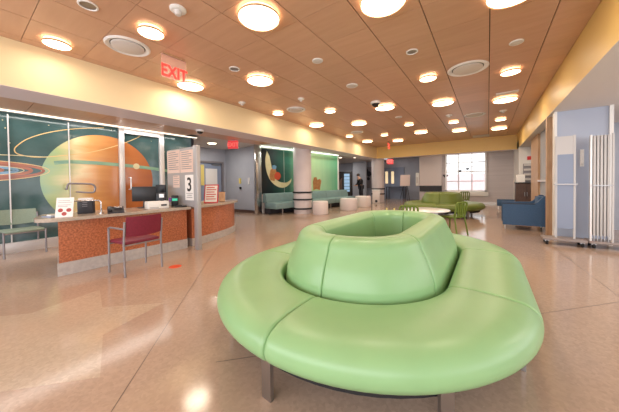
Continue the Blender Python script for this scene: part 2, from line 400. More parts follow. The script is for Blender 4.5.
for k in range(26):
    y, z = random.uniform(-1, 4), random.uniform(1.9, 2.5)
    if (y-cyp)**2+(z-czp)**2 < 1.1: continue
    st.prism([(.009*math.cos(PI*j/3), .009*math.sin(PI*j/3)) for j in range(6)], 0, .001, frame_mtx((.0125,y,z), (0,1,0), (0,0,1)))
o = st.build('stars', 'moon_print', mu); o['kind'] = 'stuff'
# posts, header and glazed door in front of the mural
fr = MB().box(-7.03, -6.96, -3.2, 4.05, 2.535, 2.56)
struct('window_1', fr, 'white_gloss')
for yy in (-.3, .6, 1.4): trim(MB().box(-7.03, -7.0, yy-.008, yy+.008, .19, 2.5), 'alu')
trim(MB().box(-7.03, -6.97, 4.02, 4.07, 0, 2.56), 'dark')
dr = MB().box(-7.03, -6.95, 2.25, 2.35, 0, 2.53, .005).box(-7.03, -6.95, 3.13, 3.24, 0, 2.53, .005).box(-7.03, -6.95, 2.35, 3.13, 2.42, 2.53).box(-7.03, -6.95, 2.35, 3.13, 0, .2)
do = struct('door_2', dr, 'alu')
MB().tube([(-6.94,2.42,1.38),(-6.84,2.42,1.38),(-6.82,2.42,1.36),(-6.82,2.42,1.12),(-6.84,2.42,1.10),(-6.94,2.42,1.10)], .014).build('door_handle', 'alu', do)
ls = tag(MB().box(-6.955, -6.92, -3.0, 4.15, 2.54, 2.56).build('strip_light', 'strip'), 'long thin white strip light above the planet mural', 'light')

# ------------------------------------------------------------------ corridor: door, wall boxes
d3 = struct('door_3', MB().box(-9.6, -9.46, 5.72, 5.80, 0, 2.16).box(-9.6, -9.46, 6.80, 6.88, 0, 2.16).box(-9.6, -9.46, 5.80, 6.80, 2.08, 2.16), 'grey_metal')
MB().box(-9.58, -9.53, 5.80, 6.80, 0, 2.08).build('door_leaf', 'blue_grey', d3)
MB().box(-9.53, -9.52, 6.05, 6.6, .95, 1.85).build('door_pane', 'white', d3)
MB().box(-9.53, -9.50, 6.35, 6.75, 1.98, 2.05).build('door_closer', 'steel', d3)
MB().box(-9.528, -9.518, 5.84, 5.99, 1.15, 2.0).build('yellow_notice', 'yellow', d3)
for px, py, w, h, m, lab in ((240,181,.10,.22,'yellow','yellow sign holder on the corridor wall left of the mirror pillar'),
                             (240.5,188,.09,.10,'black','small black box low on the corridor wall under the yellow holder'),
                             (249,181,.07,.26,'white','white wall phone on the corridor wall beside the mirror pillar')):
    p = at_y(px, py, 6.98)
    tag(MB().box(-w/2, w/2, -.03, .02, -h/2, h/2, .006).build('wall_box', m, loc=p), lab, 'wall fixture')

# ------------------------------------------------------------------ moon mural (slanting wall)
A = Vector((-7.30, 7.0, 0)); B = Vector((-6.5, 12.7, 0)); wl = (B-A).length; wd = (B-A).normalized(); wn = Vector((wd.y, -wd.x, 0))
rzm = math.atan2(wd.y, wd.x)
def at_m(px, py, off=0):
    d = ray(px, py); t = (A+wn*off-CAMP).dot(wn)/d.dot(wn); p = CAMP+d*t - A; return (p.dot(wd), p.z)
B2 = A+(B-A)*.885
struct('wall_moon', MB().prism([tuple(p)[:2] for p in (A, B2, B2-wn*.2, A-wn*.2)], 0, 2.70), 'plaster')
mm = thing('wall_mural_print', 'green wall mural with a crescent moon, bear and red ball above the teal bench', 'mural', A, rzm)
s0, s1 = .05, wl*.885-.12
md = at_m(303, 180)[0]
FM = lambda x, z, off: frame_mtx((x, -off, z), (1,0,0), (0,0,1))
MB().box(s0, md, -.02, 0, .78, 2.60).build('dark_panel', mural_green('moon_sky', [(0,(10,18,24)),(.25,(22,44,46)),(.6,(44,104,90)),(1,(150,210,170))], md), mm)
MB().box(md, s1, -.02, 0, .78, 2.60).build('bright_panel', mural_green('dawn_sky', [(0,(150,205,140)),(.35,(206,232,176)),(.55,(200,232,184)),(.66,(176,220,176)),(.85,(110,190,150)),(1,(60,150,118))], wl), mm)
def poly_px(name, pts, m, off):
    mb = MB(); q = [at_m(*p) for p in pts]; mb.prism(q, 0, .003, frame_mtx((0,-off,0), (1,0,0), (0,0,1))); return mb.build(name, m, mm)
arc_o = [(266.5,151),(265,158),(265.2,166),(267,174),(270.5,181),(276,186),(282,187.8),(287,186),(290.5,182),(291,178.5)]
arc_i = [(290,180),(286,182.5),(281,182.3),(277,180.5),(274,177),(272,171),(270.5,163),(269,156)]
so = smooth_pts(arc_o, 4); si = smooth_pts(arc_i, 4)
poly_px('crescent_moon', so+si, 'moon_print', .024)
poly_px('bear', [(269,176),(270,170),(273,167),(275,168),(276,172),(275,178),(274,181),(270,180)], 'bear_print', .028)
poly_px('bear_head', [(271.5,168),(272,165.5),(274,165),(276,166.5),(275.5,169),(273,169.5)], 'blue_print', .032)
poly_px('ball', [(277+3.2*math.cos(a*PI/8), 176+4*math.sin(a*PI/8)) for a in range(16)], 'ball_print', .034)
poly_px('lion_cub', [(313,190),(312.5,182),(313.5,177.5),(316,177),(317,180),(319.5,179),(321,181),(320,186),(319.5,190),(316,189)], 'bear_print', .024)
poly_px('rock', [(337,190),(338,183),(340,179.5),(341.6,178),(342,190)], 'brown_cab', .024)
MB().box(s1, wl*.885, -.04, .0, 0, 2.66).build('edge_post', 'white_gloss', mm)
MB().box((md+.3)*.45, (md+.3)*.45+.012, -.024, 0, .78, 2.6).build('joint', 'alu', mm)
tag(MB().prism([(0,-.10),(wl*.87,-.10),(wl*.87,-.06),(0,-.06)], 2.64, 2.66).build('strip_light', 'strip_green', loc=A), 'bright strip light washing the top of the green moon mural', 'light').rotation_euler = (0,0,rzm)

# teal bench below it
bn = thing('wall_bench', 'long low teal upholstered bench under the green moon mural', 'bench', A, rzm)
def rbox(name, x0, x1, y0, y1, z0, z1, m, par, bev=.03): return MB().box(x0, x1, y0, y1, z0, z1, bev).build(name, m, par)
for k in range(3):
    a = .06+k*(wl-.25)/3; b = a+(wl-.25)/3-.01
    rbox('seat', a, b, -.86, -.16, .22, .45, 'teal_bench', bn, .035)
    mb = MB(); z0, z1 = .45, .78
    mb.loft([[(xx,-.30,.44),(xx,-.24,.74),(xx,-.18,.80),(xx,-.06,.80),(xx,-.045,.44)] for xx in (a, b)]).build('backrest', 'teal_bench', bn)
    for xx in (a+.35, b-.35): MB().box(xx, xx+.05, -.80, -.76, 0, .22).build('leg', 'chrome', bn)
MB().box(.1, wl-.3, -.45, -.1, .02, .22).build('plinth', 'dark', bn)

# ------------------------------------------------------------------ columns and drum stools
def column(c, r, zs, label):
    t = thing('round_column', label, 'column', (c[0], c[1], 0))
    MB().cyl((0,0), r, 0, 2.72, 48).build('shaft', 'column', t)
    for z in zs:
        MB().lathe([(r,z-.03),(r+.035,z-.03),(r+.05,z-.015),(r+.05,z+.015),(r+.035,z+.03),(r,z+.03)], 48).build('bumper_rail', 'black', t)
    return t
column((-6.08, 8.12), .36, (.83, .55, .19), 'round pale column with three dark bumper rails in front of the teal bench')
q = at_y(378, 190, 14.6)
column((q.x, 14.6), .36, (.80, .50), 'round pale column beside the white bin at the far end of the hall')
def drum(c, r, h, label):
    o = MB().lathe([(0,0.0),(r-.02,0.0),(r-.01,.012),(r,.03),(r,h-.03),(r-.01,h-.008),(r-.03,h),(0,h)], 40).build('drum_stool', 'off_white', loc=(c[0], c[1], 0))
    return tag(o, label, 'stool', 'round stools in front of the bench')
drum((-5.22, 8.08), .30, .50, 'pale round drum stool nearest the banded column')
drum((-4.95, 9.95), .37, .50, 'pale round drum stool in the middle of the row of three')
drum((-5.0, 11.6), .38, .52, 'pale round drum stool in front of the person, farthest of three')
b = thing('litter_bin', 'white bin with round black opening near the base beside the far column', 'bin', tuple(at_z(376.3, 203.2, 0)), math.radians(20))
MB().box(-.2, .2, -.18, .18, 0, .72, .015).build('body', 'off_white', b); MB().box(-.22, .22, -.2, .2, .72, .77, .01).build('lid', 'white', b)
MB().lathe([(0,-.19),(.07,-.19),(.07,-.17),(0,-.17)], 20, Matrix.Rotation(PI/2, 4, 'X') @ Matrix.Translation((0,.13,.37))).build('opening', 'black', b)

# ------------------------------------------------------------------ modular round sofa
SEAT = [(.69,.23),(.88,.215),(1.07,.215),(1.155,.24),(1.208,.285),(1.222,.33),(1.208,.38),(1.165,.42),(1.085,.445),(.95,.453),(.84,.452),(.76,.447),(.715,.43),(.70,.39)]
BACK = [(.34,.30),(.65,.30),(.66,.44),(.65,.50),(.615,.60),(.57,.69),(.545,.75),(.51,.78),(.465,.794),(.41,.794),(.365,.782),(.335,.752),(.32,.72),(.315,.60),(.31,.44)]
def densify(p, k=3):
    n = len(p); out = []
    for i in range(n):
        p0, p1, p2, p3 = [Vector(p[(i+j) % n]) for j in (-1,0,1,2)]
        for t in range(k):
            t /= k; q = .5*((2*p1)+(p2-p0)*t+(2*p0-5*p1+4*p2-p3)*t*t+(3*p1-p0-3*p2+p3)*t**3); out.append((q.x, q.y))
    return out
def inset(p, d):
    n = len(p); out = []
    area = sum(p[i][0]*p[(i+1)%n][1]-p[(i+1)%n][0]*p[i][1] for i in range(n)); s = 1 if area > 0 else -1
    for i in range(n):
        t = (Vector(p[(i+1)%n])-Vector(p[i-1])).normalized(); nrm = Vector((-t.y, t.x))*s
        q = Vector(p[i])+nrm*d; out.append((q.x, q.y))
    return out
def module(prof, path, R=.022):
    # path: (centre_y, angle) stations along the oval; each cross-section stands at its station
    prof = densify(prof)
    P3 = [Vector((math.cos(a), c+math.sin(a))) for c, a in path]
    cum = [0]
    for a, b in zip(P3, P3[1:]): cum.append(cum[-1]+(b-a).length)
    ln = cum[-1]
    def pos(t):
        d = t*ln; k = 0
        while k < len(cum)-2 and cum[k+1] < d: k += 1
        u = (d-cum[k])/(cum[k+1]-cum[k]); return [path[k][n]+(path[k+1][n]-path[k][n])*u for n in (0,1)]
    ts = [(R*(1-math.cos(k/4*PI/2)), R-R*math.sin(k/4*PI/2)) for k in range(5)]
    seq = [(s_/ln, d) for s_, d in ts] + [(i_/24, 0) for i_ in range(1, 24)] + [(1-s_/ln, d) for s_, d in reversed(ts)]
    rows = []
    for t, d in seq:
        q = inset(prof, d) if d > 1e-6 else prof
        c, a = pos(t); rows.append([(r_*math.cos(a), c+r_*math.sin(a), z) for r_, z in q])
    return MB().loft(rows)
def stations(L, a0, a1):
    # angles a0..a1 in degrees, walking counter-clockwise round the oval; crossing 0 or 180 adds the straight run
    out = []; n = 24
    for k in range(n+1):
        a = a0+(a1-a0)*k/n; s_ = math.sin(math.radians(a)); c = L/2*(1 if s_ > 1e-9 else -1 if s_ < -1e-9 else 0)
        if out and L > 0 and out[-1][0]*c < 0:
            az = round(((a+out[-1][2])/2)/180)*180; out.append((out[-1][0], math.radians(az), az)); out.append((c, math.radians(az), az))
        out.append((c, math.radians(a), a))
    return [(c, a) for c, a, _ in out if c or L == 0]
def round_sofa(name, label, loc, rz, L, m, scale=1):
    t = thing(name, label, 'sofa', loc, rz)
    for prof, nm, q in ((SEAT, 'seat', 5), (BACK, 'backrest', 14)):
        cuts = [(180+q, 270), (270, 360-q), (360-q, 360+q), (q, 90), (90, 180-q), (180-q, 180+q)] if L > .2 else [(180,270),(270,360),(0,90),(90,180)]
        for a0, a1 in cuts: module(prof, stations(L, a0, a1)).build(nm, m, t, 60)
    # dark under-frame
    def stad(r): 
        out = []
        for k in range(33): a = PI+PI*k/32; out.append((r*math.cos(a), -L/2+r*math.sin(a)))
        for k in range(33): a = PI*k/32; out.append((r*math.cos(a), L/2+r*math.sin(a)))
        return out
    MB().prism(stad(1.08), .155, .225).build('under_frame', 'rubber', t); MB().prism(stad(.50), .215, .31).build('core', 'rubber', t)
    for c, angs in ((-L/2, (180, 225, 267, 314, 358)), (L/2, (2, 45, 90, 135, 178))):
        for dg in angs:
            a = math.radians(dg); mtx = Matrix.Translation((1.13*math.cos(a), c+1.13*math.sin(a), 0)) @ Matrix.Rotation(a, 4, 'Z')
            MB().box(-.012, .012, -.035, .035, 0, .23, 0, mtx).build('leg', 'steel', t)
    return t
round_sofa('round_sofa', 'big mint green oval sofa with raised centre back in the foreground', (-.945, 2.665, 0), math.radians(0), 1.09, 'mint')
round_sofa('round_sofa', 'olive green curved sofa below the window at the far end', (-1.36, 10.25, 0), math.radians(90), 0, 'olive').scale = (1.06, 1.06, 1)

# white round table
t = thing('round_table', 'low white round table between the mint sofa and the olive sofa', 'table', (-1.20, 6.5, 0))
MB().lathe([(0,.50),(.49,.50),(.505,.51),(.505,.525),(.49,.535),(0,.535)], 48).build('table_top', 'white_gloss', t)
for k in range(3):
    a = math.radians(-25+120*k); MB().tube([(.15*math.cos(a),.15*math.sin(a),.50),(.42*math.cos(a),.42*math.sin(a),0.0)], .014).build('leg', 'alu', t)
# olive slat-back chairs
def slat_chair(label, loc, rz, m='olive_dark', h=.74, sc=1):
    t = thing('slat_chair', label, 'chair', loc, rz)
    MB().box(-.19, .19, -.18, .19, .39, .42, .008).build('seat', m, t)
    for sx in (-1, 1):
        MB().tube([(sx*.17,.16,.39),(sx*.19,.19,0)], .016).build('leg', m, t)
        MB().tube([(sx*.19,-.24,0),(sx*.17,-.17,.42)], .016).build('leg', m, t)
    bf = MB(); pts = [(-.17,-.17,.41),(-.18,-.22,h-.07)]+[(-.18+.05*(1-math.cos(a)), -.225, h-.07+.06*math.sin(a)) for a in (PI/6,PI/3,PI/2)]
    pts += [(-p[0], p[1], p[2]) for p in reversed(pts)]
    bf.tube(pts, .021).build('back_frame', m, t)
    for k in range(4):
        xx = -.105+k*.07; MB().box(xx-.02, xx+.02, -.215, -.20, .42, h-.01, 0, Matrix.Rotation(math.radians(0),4,'X')).build('back_slat', m, t)
    return t
slat_chair('olive slat-back chair on the right side of the white round table', (-.66, 6.48, 0), math.radians(62))
slat_chair('olive chair top showing just behind the mint sofa back', (-1.34, 5.22, 0), math.radians(180), h=.70)
slat_chair('dark olive chair standing right of the olive sofa near the window', (-.88, 12.7, 0), math.radians(20))
p1 = at_y(387, 209.5, 4.65); p2 = at_y(394, 209.5, 4.65)
t = thing('stool', 'small pale yellow stool with post tips showing over the mint sofa', 'stool', ((p1.x+p2.x)/2, 4.80, 0))
MB().box(-.12,.12,-.14,.14,.40,.43,.006).build('seat','yellow',t)
for sx in (-1,1):
    MB().tube([(sx*.07,-.15,0),(sx*.07,-.15,p1.z+.03)],[.02,.014]).build('post','yellow',t); MB().tube([(sx*.10,.12,0),(sx*.10,.12,.4)],.016).build('leg','yellow',t)

# ------------------------------------------------------------------ blue armchair, bench, cabinet
t = thing('blue_armchair', 'blue upholstered armchair seen from the side near the carts', 'armchair', (.30, 7.8, 0))
prof = [(0,.12),(.84,.12),(.84,.80),(.81,.825),(.75,.82),(.70,.76),(.64,.68),(.57,.64),(.0,.64)]
MB().prism(prof, 0, .13, frame_mtx((0,.13,0), (1,0,0), (0,0,1))).build('armrest', 'navy', t)
MB().prism(prof, 0, .13, frame_mtx((0,.78,0), (1,0,0), (0,0,1))).build('armrest', 'navy', t)
MB().box(.66, .82, .13, .65, .14, .80, .02).build('backrest', 'navy', t); MB().box(.02, .64, .13, .65, .14, .44, .02).build('seat', 'navy', t)
MB().box(-.006, .60, -.004, .02, .625, .65).build('piping', 'navy_trim', t)
for xx in (.03, .78):
    for yy in (.03, .71): MB().tube([(xx+.015,yy+.02,.14),(xx+.01,yy+.02,0)], [.02,.012]).build('leg', 'alu', t)
t = thing('waiting_bench', 'low dark blue bench against the far wall right of the window', 'bench', (.31, 13.0, 0))
MB().box(0, .68, 0, .5, .14, .40, .02).build('seat', 'navy', t)
for xx in (.03, .62):
    for yy in (.04, .44): MB().box(xx, xx+.03, yy, yy+.03, 0, .14).build('leg', 'alu', t)
t = thing('storage_cabinet', 'brown wooden cabinet in the nook behind the blue armchair', 'cabinet', (.86, 12.3, 0))
MB().box(0, .62, .02, .5, .0, 1.08, .004).build('body', 'brown_cab', t); MB().box(-.02, .64, -.01, .52, 1.08, 1.11).build('top', 'black', t)
for k in (0, 1):
    dd = MB().box(.01+k*.305, .305+k*.305, .0, .02, .08, 1.06).build('door', 'brown_cab', t); MB().box(.25+k*.07, .265+k*.07, -.02, 0, .6, .75).build('handle', 'steel', dd)
tag(MB().box(-.13, .13, -.01, .01, 0, .3, 0, Matrix.Rotation(math.radians(-12), 4, 'X')).build('notice_sheet', 'paper', loc=(1.02, 12.55, 1.12)), 'white sheet standing on the brown cabinet', 'paper')
p = at_y(529.5, 158, 13.18)
tag(MB().box(-.07, .07, -.04, .02, -.07, .07, .01).build('fire_alarm', 'red', loc=p), 'red fire alarm high on the white nook wall', 'alarm')
rk = thing('paper_rack', 'wall rack of grey leaflets below the red fire alarm', 'rack', (at_y(523, 180, 13.18).x, 13.17, 1.05))
MB().box(0, .5, -.02, .02, -.1, .80).build('back_panel', 'grey_metal', rk)
for k in range(5): MB().box(.02, .48, -.07, -.02, -.05+k*.19, .03+k*.19).build('pocket', 'plaster', rk)
tag(MB().lathe([(0,-.10),(.07,-.07),(.09,0),(0,0)], 24, loc if False else None).build('dome_camera', 'steel', loc=(at_z(527, 148.5, 2.5).x, at_z(527,148.5,2.5).y, BZ)), 'small dark dome camera on the ceiling of the nook', 'camera')

# ------------------------------------------------------------------ rolling partition carts
def cart(label, x0, x1, y0, y1):
    t = thing('partition_cart', label, 'cart', (x0, y0, 0)); w, d = x1-x0, y1-y0
    MB().box(0, w, 0, d, .085, .125, .01).build('platform', 'cart_base', t)
    for xx in (.06, w-.06):
        for yy in (.05, d-.05):
            c = MB().lathe([(0,-.018),(.034,-.018),(.04,-.01),(.04,.01),(.034,.018),(0,.018)], 20, Matrix.Translation((xx,yy,.04)) @ Matrix.Rotation(PI/2,4,'Y')).build('caster', 'rubber', t)
            MB().box(xx-.028, xx+.028, yy-.02, yy+.02, .06, .086).build('fork', 'steel', c)
    return t
c1 = cart('rolling cart with one blue and white panel in a white frame', .84, 1.42, 6.34, 6.66)
w0, w1 = .18, .42
for xx in (w0, w1): MB().box(xx, xx+.028, .12, .15, .125, 2.0).build('post', 'panel_grey', c1)
MB().box(w0-.02, w1+.05, .10, .13, 1.10, 1.125).build('rail', 'post_grey', c1)
MB().box(w0+.028, w1, .125, .145, .30, 1.66).build('blue_panel', 'blue_grey', c1); MB().box(w0+.028, w1, .125, .145, 1.66, 1.99).build('white_panel', 'panel_grey', c1)
c2 = cart('rolling cart at the right edge stacked with folded white panels', 1.44, 2.2, 6.36, 6.7)
for k in range(5):
    xx = .05+k*.041
    fp = MB().box(xx, xx+.028, .04, .28, .22, 1.95, .004).build('folded_panel', 'panel_grey', c2)
    MB().box(xx+.010, xx+.02, .05, .07, .125, .22).build('pin', 'steel', fp)
MB().box(.03, .28, .015, .04, 1.08, 1.10).build('strap', 'steel', c2); MB().box(.015, .04, .06, .1, .125, 1.97).build('post', 'alu', c2)
MB().box(.262, .285, .02, .05, .125, 1.97).build('post', 'panel_grey', c2)
t = thing('hook_panel', 'white wall bracket on the grey wall between the two carts', 'bracket', (1.42, 6.85, 1.6))
MB().box(0, .05, -.02, 0, -.16, .16).build('plate', 'white', t); 
for z in (-.12, 0, .12): MB().tube([(.025,-.02,z),(.025,-.06,z),(.025,-.07,z+.03)], .008).build('hook', 'white', t)

# ------------------------------------------------------------------ far wall window
wf = struct('window_2', MB().box(-1.93,-1.86,15.74,15.95,.62,2.74).box(-.13,-.06,15.74,15.95,.62,2.74).box(-1.93,-.06,15.74,15.95,2.66,2.74).box(-1.93,-.06,15.74,15.95,.62,.70).box(-1.86,-.13,15.80,15.88,1.66,1.72), 'white_gloss')
for xx in (-1.3, -.69): MB().box(xx-.02, xx+.02, 15.78, 15.86, .7, 2.66).build('muntin', 'panel_grey', wf)
for zz in (1.18, 2.18): MB().box(-1.86, -.13, 15.785, 15.86, zz-.02, zz+.02).build('muntin', 'panel_grey', wf)
MB().box(-2.0, .02, 15.66, 15.8, .40, .62, .01).build('window_sill', 'white', wf)
MB().box(-1.86, -.13, 15.835, 15.845, .7, 2.66).build('pane', 'pane', wf)
for px, py, r in ((460,171,.07),(467.5,169,.07),(445.5,176,.11),(472,166.5,.035),(475,168,.03),(470.5,172,.03)):
    p = at_y(px, py, 15.79)
    mb = MB().prism([(r*(1+.35*math.sin(3*a))*math.cos(a), r*(1+.3*math.cos(2*a))*math.sin(a)) for a in [k*PI/8 for k in range(16)]], 0, .006, frame_mtx((0,0,0), (1,0,0), (0,0,1)))
    mb.build('dark_decal', 'black', wf, loc=p)
bo = thing('building', 'pale pink building seen through the far window', 'building', (-2.5, 30, 0))
MB().box(-6, 9, 0, 2, 0, 1.9).build('facade', mat('pinkwall', (236,206,206), .8), bo)
# shutter panel left of the window
sp = thing('roller_shutter', 'blank pale panel on the far wall left of the window', 'panel', (-3.25, 15.68, 0))
MB().box(0, 1.15, 0, .1, .95, 2.74).build('panel', 'off_white', sp); MB().box(0, 1.15, -.03, .1, .86, .95).build('ledge', 'dark', sp)
MB().box(0, 1.15, .02, .1, .62, .86).build('lower_panel', 'dark', sp)

# ------------------------------------------------------------------ lobby: doors, tables, easel, vending, art, person
d4 = struct('door_4', MB().box(-6.1+.0, -4.7, 17.9, 18.0, 0, 2.2), 'blue_grey')
for px in (386.6, 392.6):
    p = at_y(px, 177.5, 17.88); MB().box(-.085, .085, -.01, .02, -.42, .42).build('door_pane', 'warmglass', d4, loc=p)
t = thing('easel', 'dark easel holding a pale poster in the far lobby', 'easel', (at_y(405.7,185,16.9).x, 16.9, 0))
for a in ((-.3,-.25),(.3,-.25),(0,.35)): MB().tube([(a[0],a[1],0),(0,.02,1.55)], .016).build('leg', 'black', t)
tag(MB().box(-.30,.30,-.012,.012,0,.72,0,Matrix.Rotation(math.radians(-10),4,'X')).build('poster', 'pinkpaper', loc=(at_y(405.7,185,16.9).x,16.70,.92)), 'pale poster board standing on the dark easel', 'poster')
t = thing('side_table', 'dark high table left of the easel in the far lobby', 'table', (at_y(395,190,17.3).x, 17.5, 0))
MB().box(-.6,.6,-.3,.3,.82,.86).build('table_top', 'dark', t)
for sx in (-.55,.55):
    for sy in (-.25,.25): MB().box(sx-.02,sx+.02,sy-.02,sy+.02,0,.82).build('leg','black',t)
vx = at_x(345.5, 185, -7.9)
t = thing('vending_machine', 'tall black vending machine with lit front beyond the moon mural', 'vending machine', (at_y(345,190,14.6).x, 14.6, 0), math.radians(32))
MB().box(-.48,.48,0,.75,.05,1.9,.01).build('cabinet','black',t); MB().box(-.05,.30,-.015,0,.6,1.75).build('display','screen_lit',t)
for k in range(5): MB().box(-.05,.30,-.022,-.014,.72+k*.21,.74+k*.21).build('shelf','dark',t)
MB().box(-.40,.40,-.01,0,.15,.35).build('tray','dark',t)
struct('wall_stub', MB().box(-8.1,-7.1,17.0,17.2,0,2.7), 'grey_wall')
t = thing('framed_picture', 'dark blotched picture on the wall behind the person', 'picture', (at_y(367,175,17.8).x, 17.8, 1.75))
MB().box(-.36,.36,0,.2,-1.0,.55).build('canvas','grey_metal',t)
for (x,z,r) in ((-.1,.25,.22),(.15,.05,.2),(-.2,-.1,.15),(.1,-.3,.12)):
    MB().prism([(r*math.cos(k*PI/8)*(1+.3*math.sin(3*k)), r*math.sin(k*PI/8)) for k in range(16)],0,.006,frame_mtx((x,-.0,z),(1,0,0),(0,0,1))).build('blot','dark',t)
t = thing('wall_phone', 'white wall unit at the edge of the pale panel beside the lobby', 'wall fixture', (at_y(417.3,178,15.6).x, 15.6, 1.35))
MB().box(-.09,.09,0,.1,-.4,.35,.01).build('body','white',t); MB().box(-.05,.05,-.03,0,-.25,.1).build('handset','plaster',t)
# person
def skin_chain(name, verts, edges, radii, m, parent, root=0, sub=2):
    me = bpy.data.meshes.new(name); me.from_pydata(verts, edges, []); o = bpy.data.objects.new(name, me); link(o, parent)
    md_ = o.modifiers.new('skin', 'SKIN'); md_.use_smooth_shade = True
    sv = me.skin_vertices[0] if me.skin_vertices else None
    if sv is None:
        bm = bmesh.new(); bm.from_mesh(me); bm.verts.layers.skin.verify(); bm.to_mesh(me); bm.free(); sv = me.skin_vertices[0]
    for i, r in enumerate(radii): sv.data[i].radius = (r, r) if not isinstance(r, tuple) else r; sv.data[i].use_root = (i == root)
    s2 = o.modifiers.new('sub', 'SUBSURF'); s2.levels = sub; s2.render_levels = sub
    me.materials.append(MT[m]); return o
pp = at_x(363, 185, -6.45)
per = thing('person', 'person in dark clothes leaning forward in the far lobby behind the stools', 'person', (at_y(361, 185, 15.2).x, 15.2, 0), math.radians(130))
V = [(0,0,.95),(0,.02,1.12),(0,.07,1.32),(0,.12,1.45),(0,.17,1.53),(0,.20,1.62),
     (.10,0,.90),(.12,.03,.50),(.12,-.02,.08),(.12,.12,.04),(-.10,0,.90),(-.12,-.02,.50),(-.12,-.08,.08),(-.12,.06,.04),
     (.19,.10,1.38),(.25,.14,1.12),(.22,.34,.98),(.21,.42,.97),(-.19,.10,1.38),(-.25,.12,1.12),(-.20,.32,.98),(-.19,.40,.97)]
Ed = [(0,1),(1,2),(2,3),(3,4),(4,5),(0,6),(6,7),(7,8),(8,9),(0,10),(10,11),(11,12),(12,13),(3,14),(14,15),(15,16),(16,17),(3,18),(18,19),(19,20),(20,21)]
Rr = [(.15,.11),(.14,.11),(.17,.12),(.13,.09),.05,.095,.09,.06,.045,.04,.09,.06,.045,.04,.065,.05,.035,.03,.065,.05,.035,.03]
skin_chain('body', V, Ed, Rr, 'skin', per)
skin_chain('jacket', [V[0],V[1],V[2],V[3],V[14],V[15],(.225,.31,.995),V[18],V[19],(-.205,.29,.995)], [(0,1),(1,2),(2,3),(3,4),(4,5),(5,6),(3,7),(7,8),(8,9)], [(.185,.145),(.165,.135),(.195,.145),(.14,.11),.085,.068,.052,.085,.068,.052], 'black', per)
skin_chain('trousers', [(0,0,.93),V[6],V[7],(.12,-.02,.10),V[10],V[11],(-.12,-.08,.10)], [(0,1),(1,2),(2,3),(0,4),(4,5),(5,6)], [(.16,.13),.11,.08,.07,.11,.08,.07], 'dark', per)
MB().lathe([(0,.10),(.06,.09),(.10,.04),(.108,-.01),(.10,-.05),(.08,-.07)], 20, Matrix.Translation((0,.175,1.665))).build('hair', 'hair', per)

# ------------------------------------------------------------------ reception desk
Z0, Z1 = .735, .78
t = thing('reception_desk', 'reception desk with mottled orange front and stone counter, left section', 'desk')
body = [(-4.66,2.55),(-4.66,.80),(-5.35,.93),(-5.35,2.55)]
MB().prism(body, .17, Z0).build('front_panel', 'burl', t)
MB().prism([(-4.645,2.55),(-4.645,.78),(-5.36,.91),(-5.36,2.55)], 0, .17).build('kick_base', 'stone_kick', t)
top = smooth_pts([(-4.55,1.4),(-4.55,.90),(-4.58,.72),(-4.68,.62),(-4.80,.60),(-5.0,.64)], 5)
MB().prism([(-4.55,2.58)]+top+[(-5.45,.78),(-5.45,2.58)], Z0, Z1).build('counter_top', 'stone_top', t)
t = thing('reception_desk', 'curved right section of the reception desk, beyond the numbered screen', 'desk')
crv = smooth_pts([(-4.68,2.66),(-4.78,3.1),(-4.97,3.62),(-5.24,4.08),(-5.55,4.35)], 6)
def off(c, d): 
    out = []
    for i, p in enumerate(c):
        a = Vector(c[max(0,i-1)]); b_ = Vector(c[min(len(c)-1,i+1)]); q = (b_-a).normalized(); out.append((p[0]+q.y*d, p[1]-q.x*d))
    return out
clip = lambda c: [(x, max(y, 2.66)) for x, y in c]
MB().prism(crv+clip(off(crv, -.65))[::-1], .15, Z0).build('front_panel', 'burl', t)
MB().prism(clip(off(crv,.012))+clip(off(crv, -.66))[::-1], 0, .15).build('kick_base', 'stone_kick', t)
MB().prism(clip(off(crv,.09))+clip(off(crv, -.72))[::-1], Z0, Z1).build('counter_top', 'stone_top', t)
# divider screen with notices
t = thing('divider_screen', 'grey metal divider screen with a tall post standing across the reception desk', 'screen', (0, 2.6, 0))
MB().box(-4.42, -4.31, -.04, .04, 0, 1.915, .006).build('post', 'post_grey', t)
MB().box(-5.44, -4.42, -.012, .012, Z1, 1.90).build('panel', 'post_grey', t)
def sheet(name, label, cat, x0, x1, z0, z1, m='paper', lines=8, yy=2.585, lm='grey_metal'):
    s = thing(name, label, cat, (x0, yy, z0)); w, h = x1-x0, z1-z0
    MB().box(0, w, -.003, 0, 0, h).build('sheet', m, s)
    if lines:
        mb = MB()
        for k in range(lines):
            z = h*(.92-.84*k/lines); mb.box(w*.1, w*(.9 if k % 3 else .7), -.0042, -.003, z-h*.018, z+h*.012)
        mb.build('print', lm, s)
    return s
sheet('paper_notice', 'beige text notice at top left of the divider screen', 'notice', -5.42, -4.93, 1.43, 1.88, 'pinkpaper', 9)
sheet('paper_notice', 'beige text notice at top right of the divider screen, above the 3', 'notice', -4.91, -4.46, 1.43, 1.85, 'pinkpaper', 9)
sheet('paper_notice', 'small pinkish notice left of the number 3 sign', 'notice', -5.20, -4.95, 1.14, 1.38, 'pinkpaper', 5)
s = sheet('number_sign', 'white sign with a large black number 3 on the divider screen', 'sign', -4.75, -4.45, .90, 1.38, 'paper', 0)
text('numeral', '3', .36, 'black', s, frame_mtx((.15, -.004, .30), (1,0,0), (0,0,1)), .001, .006)
MB().box(.05,.25,-.0042,-.003,.05,.06).box(.07,.23,-.0042,-.003,.09,.10).box(.04,.26,-.0042,-.003,.125,.133).build('print', 'grey_metal', s)

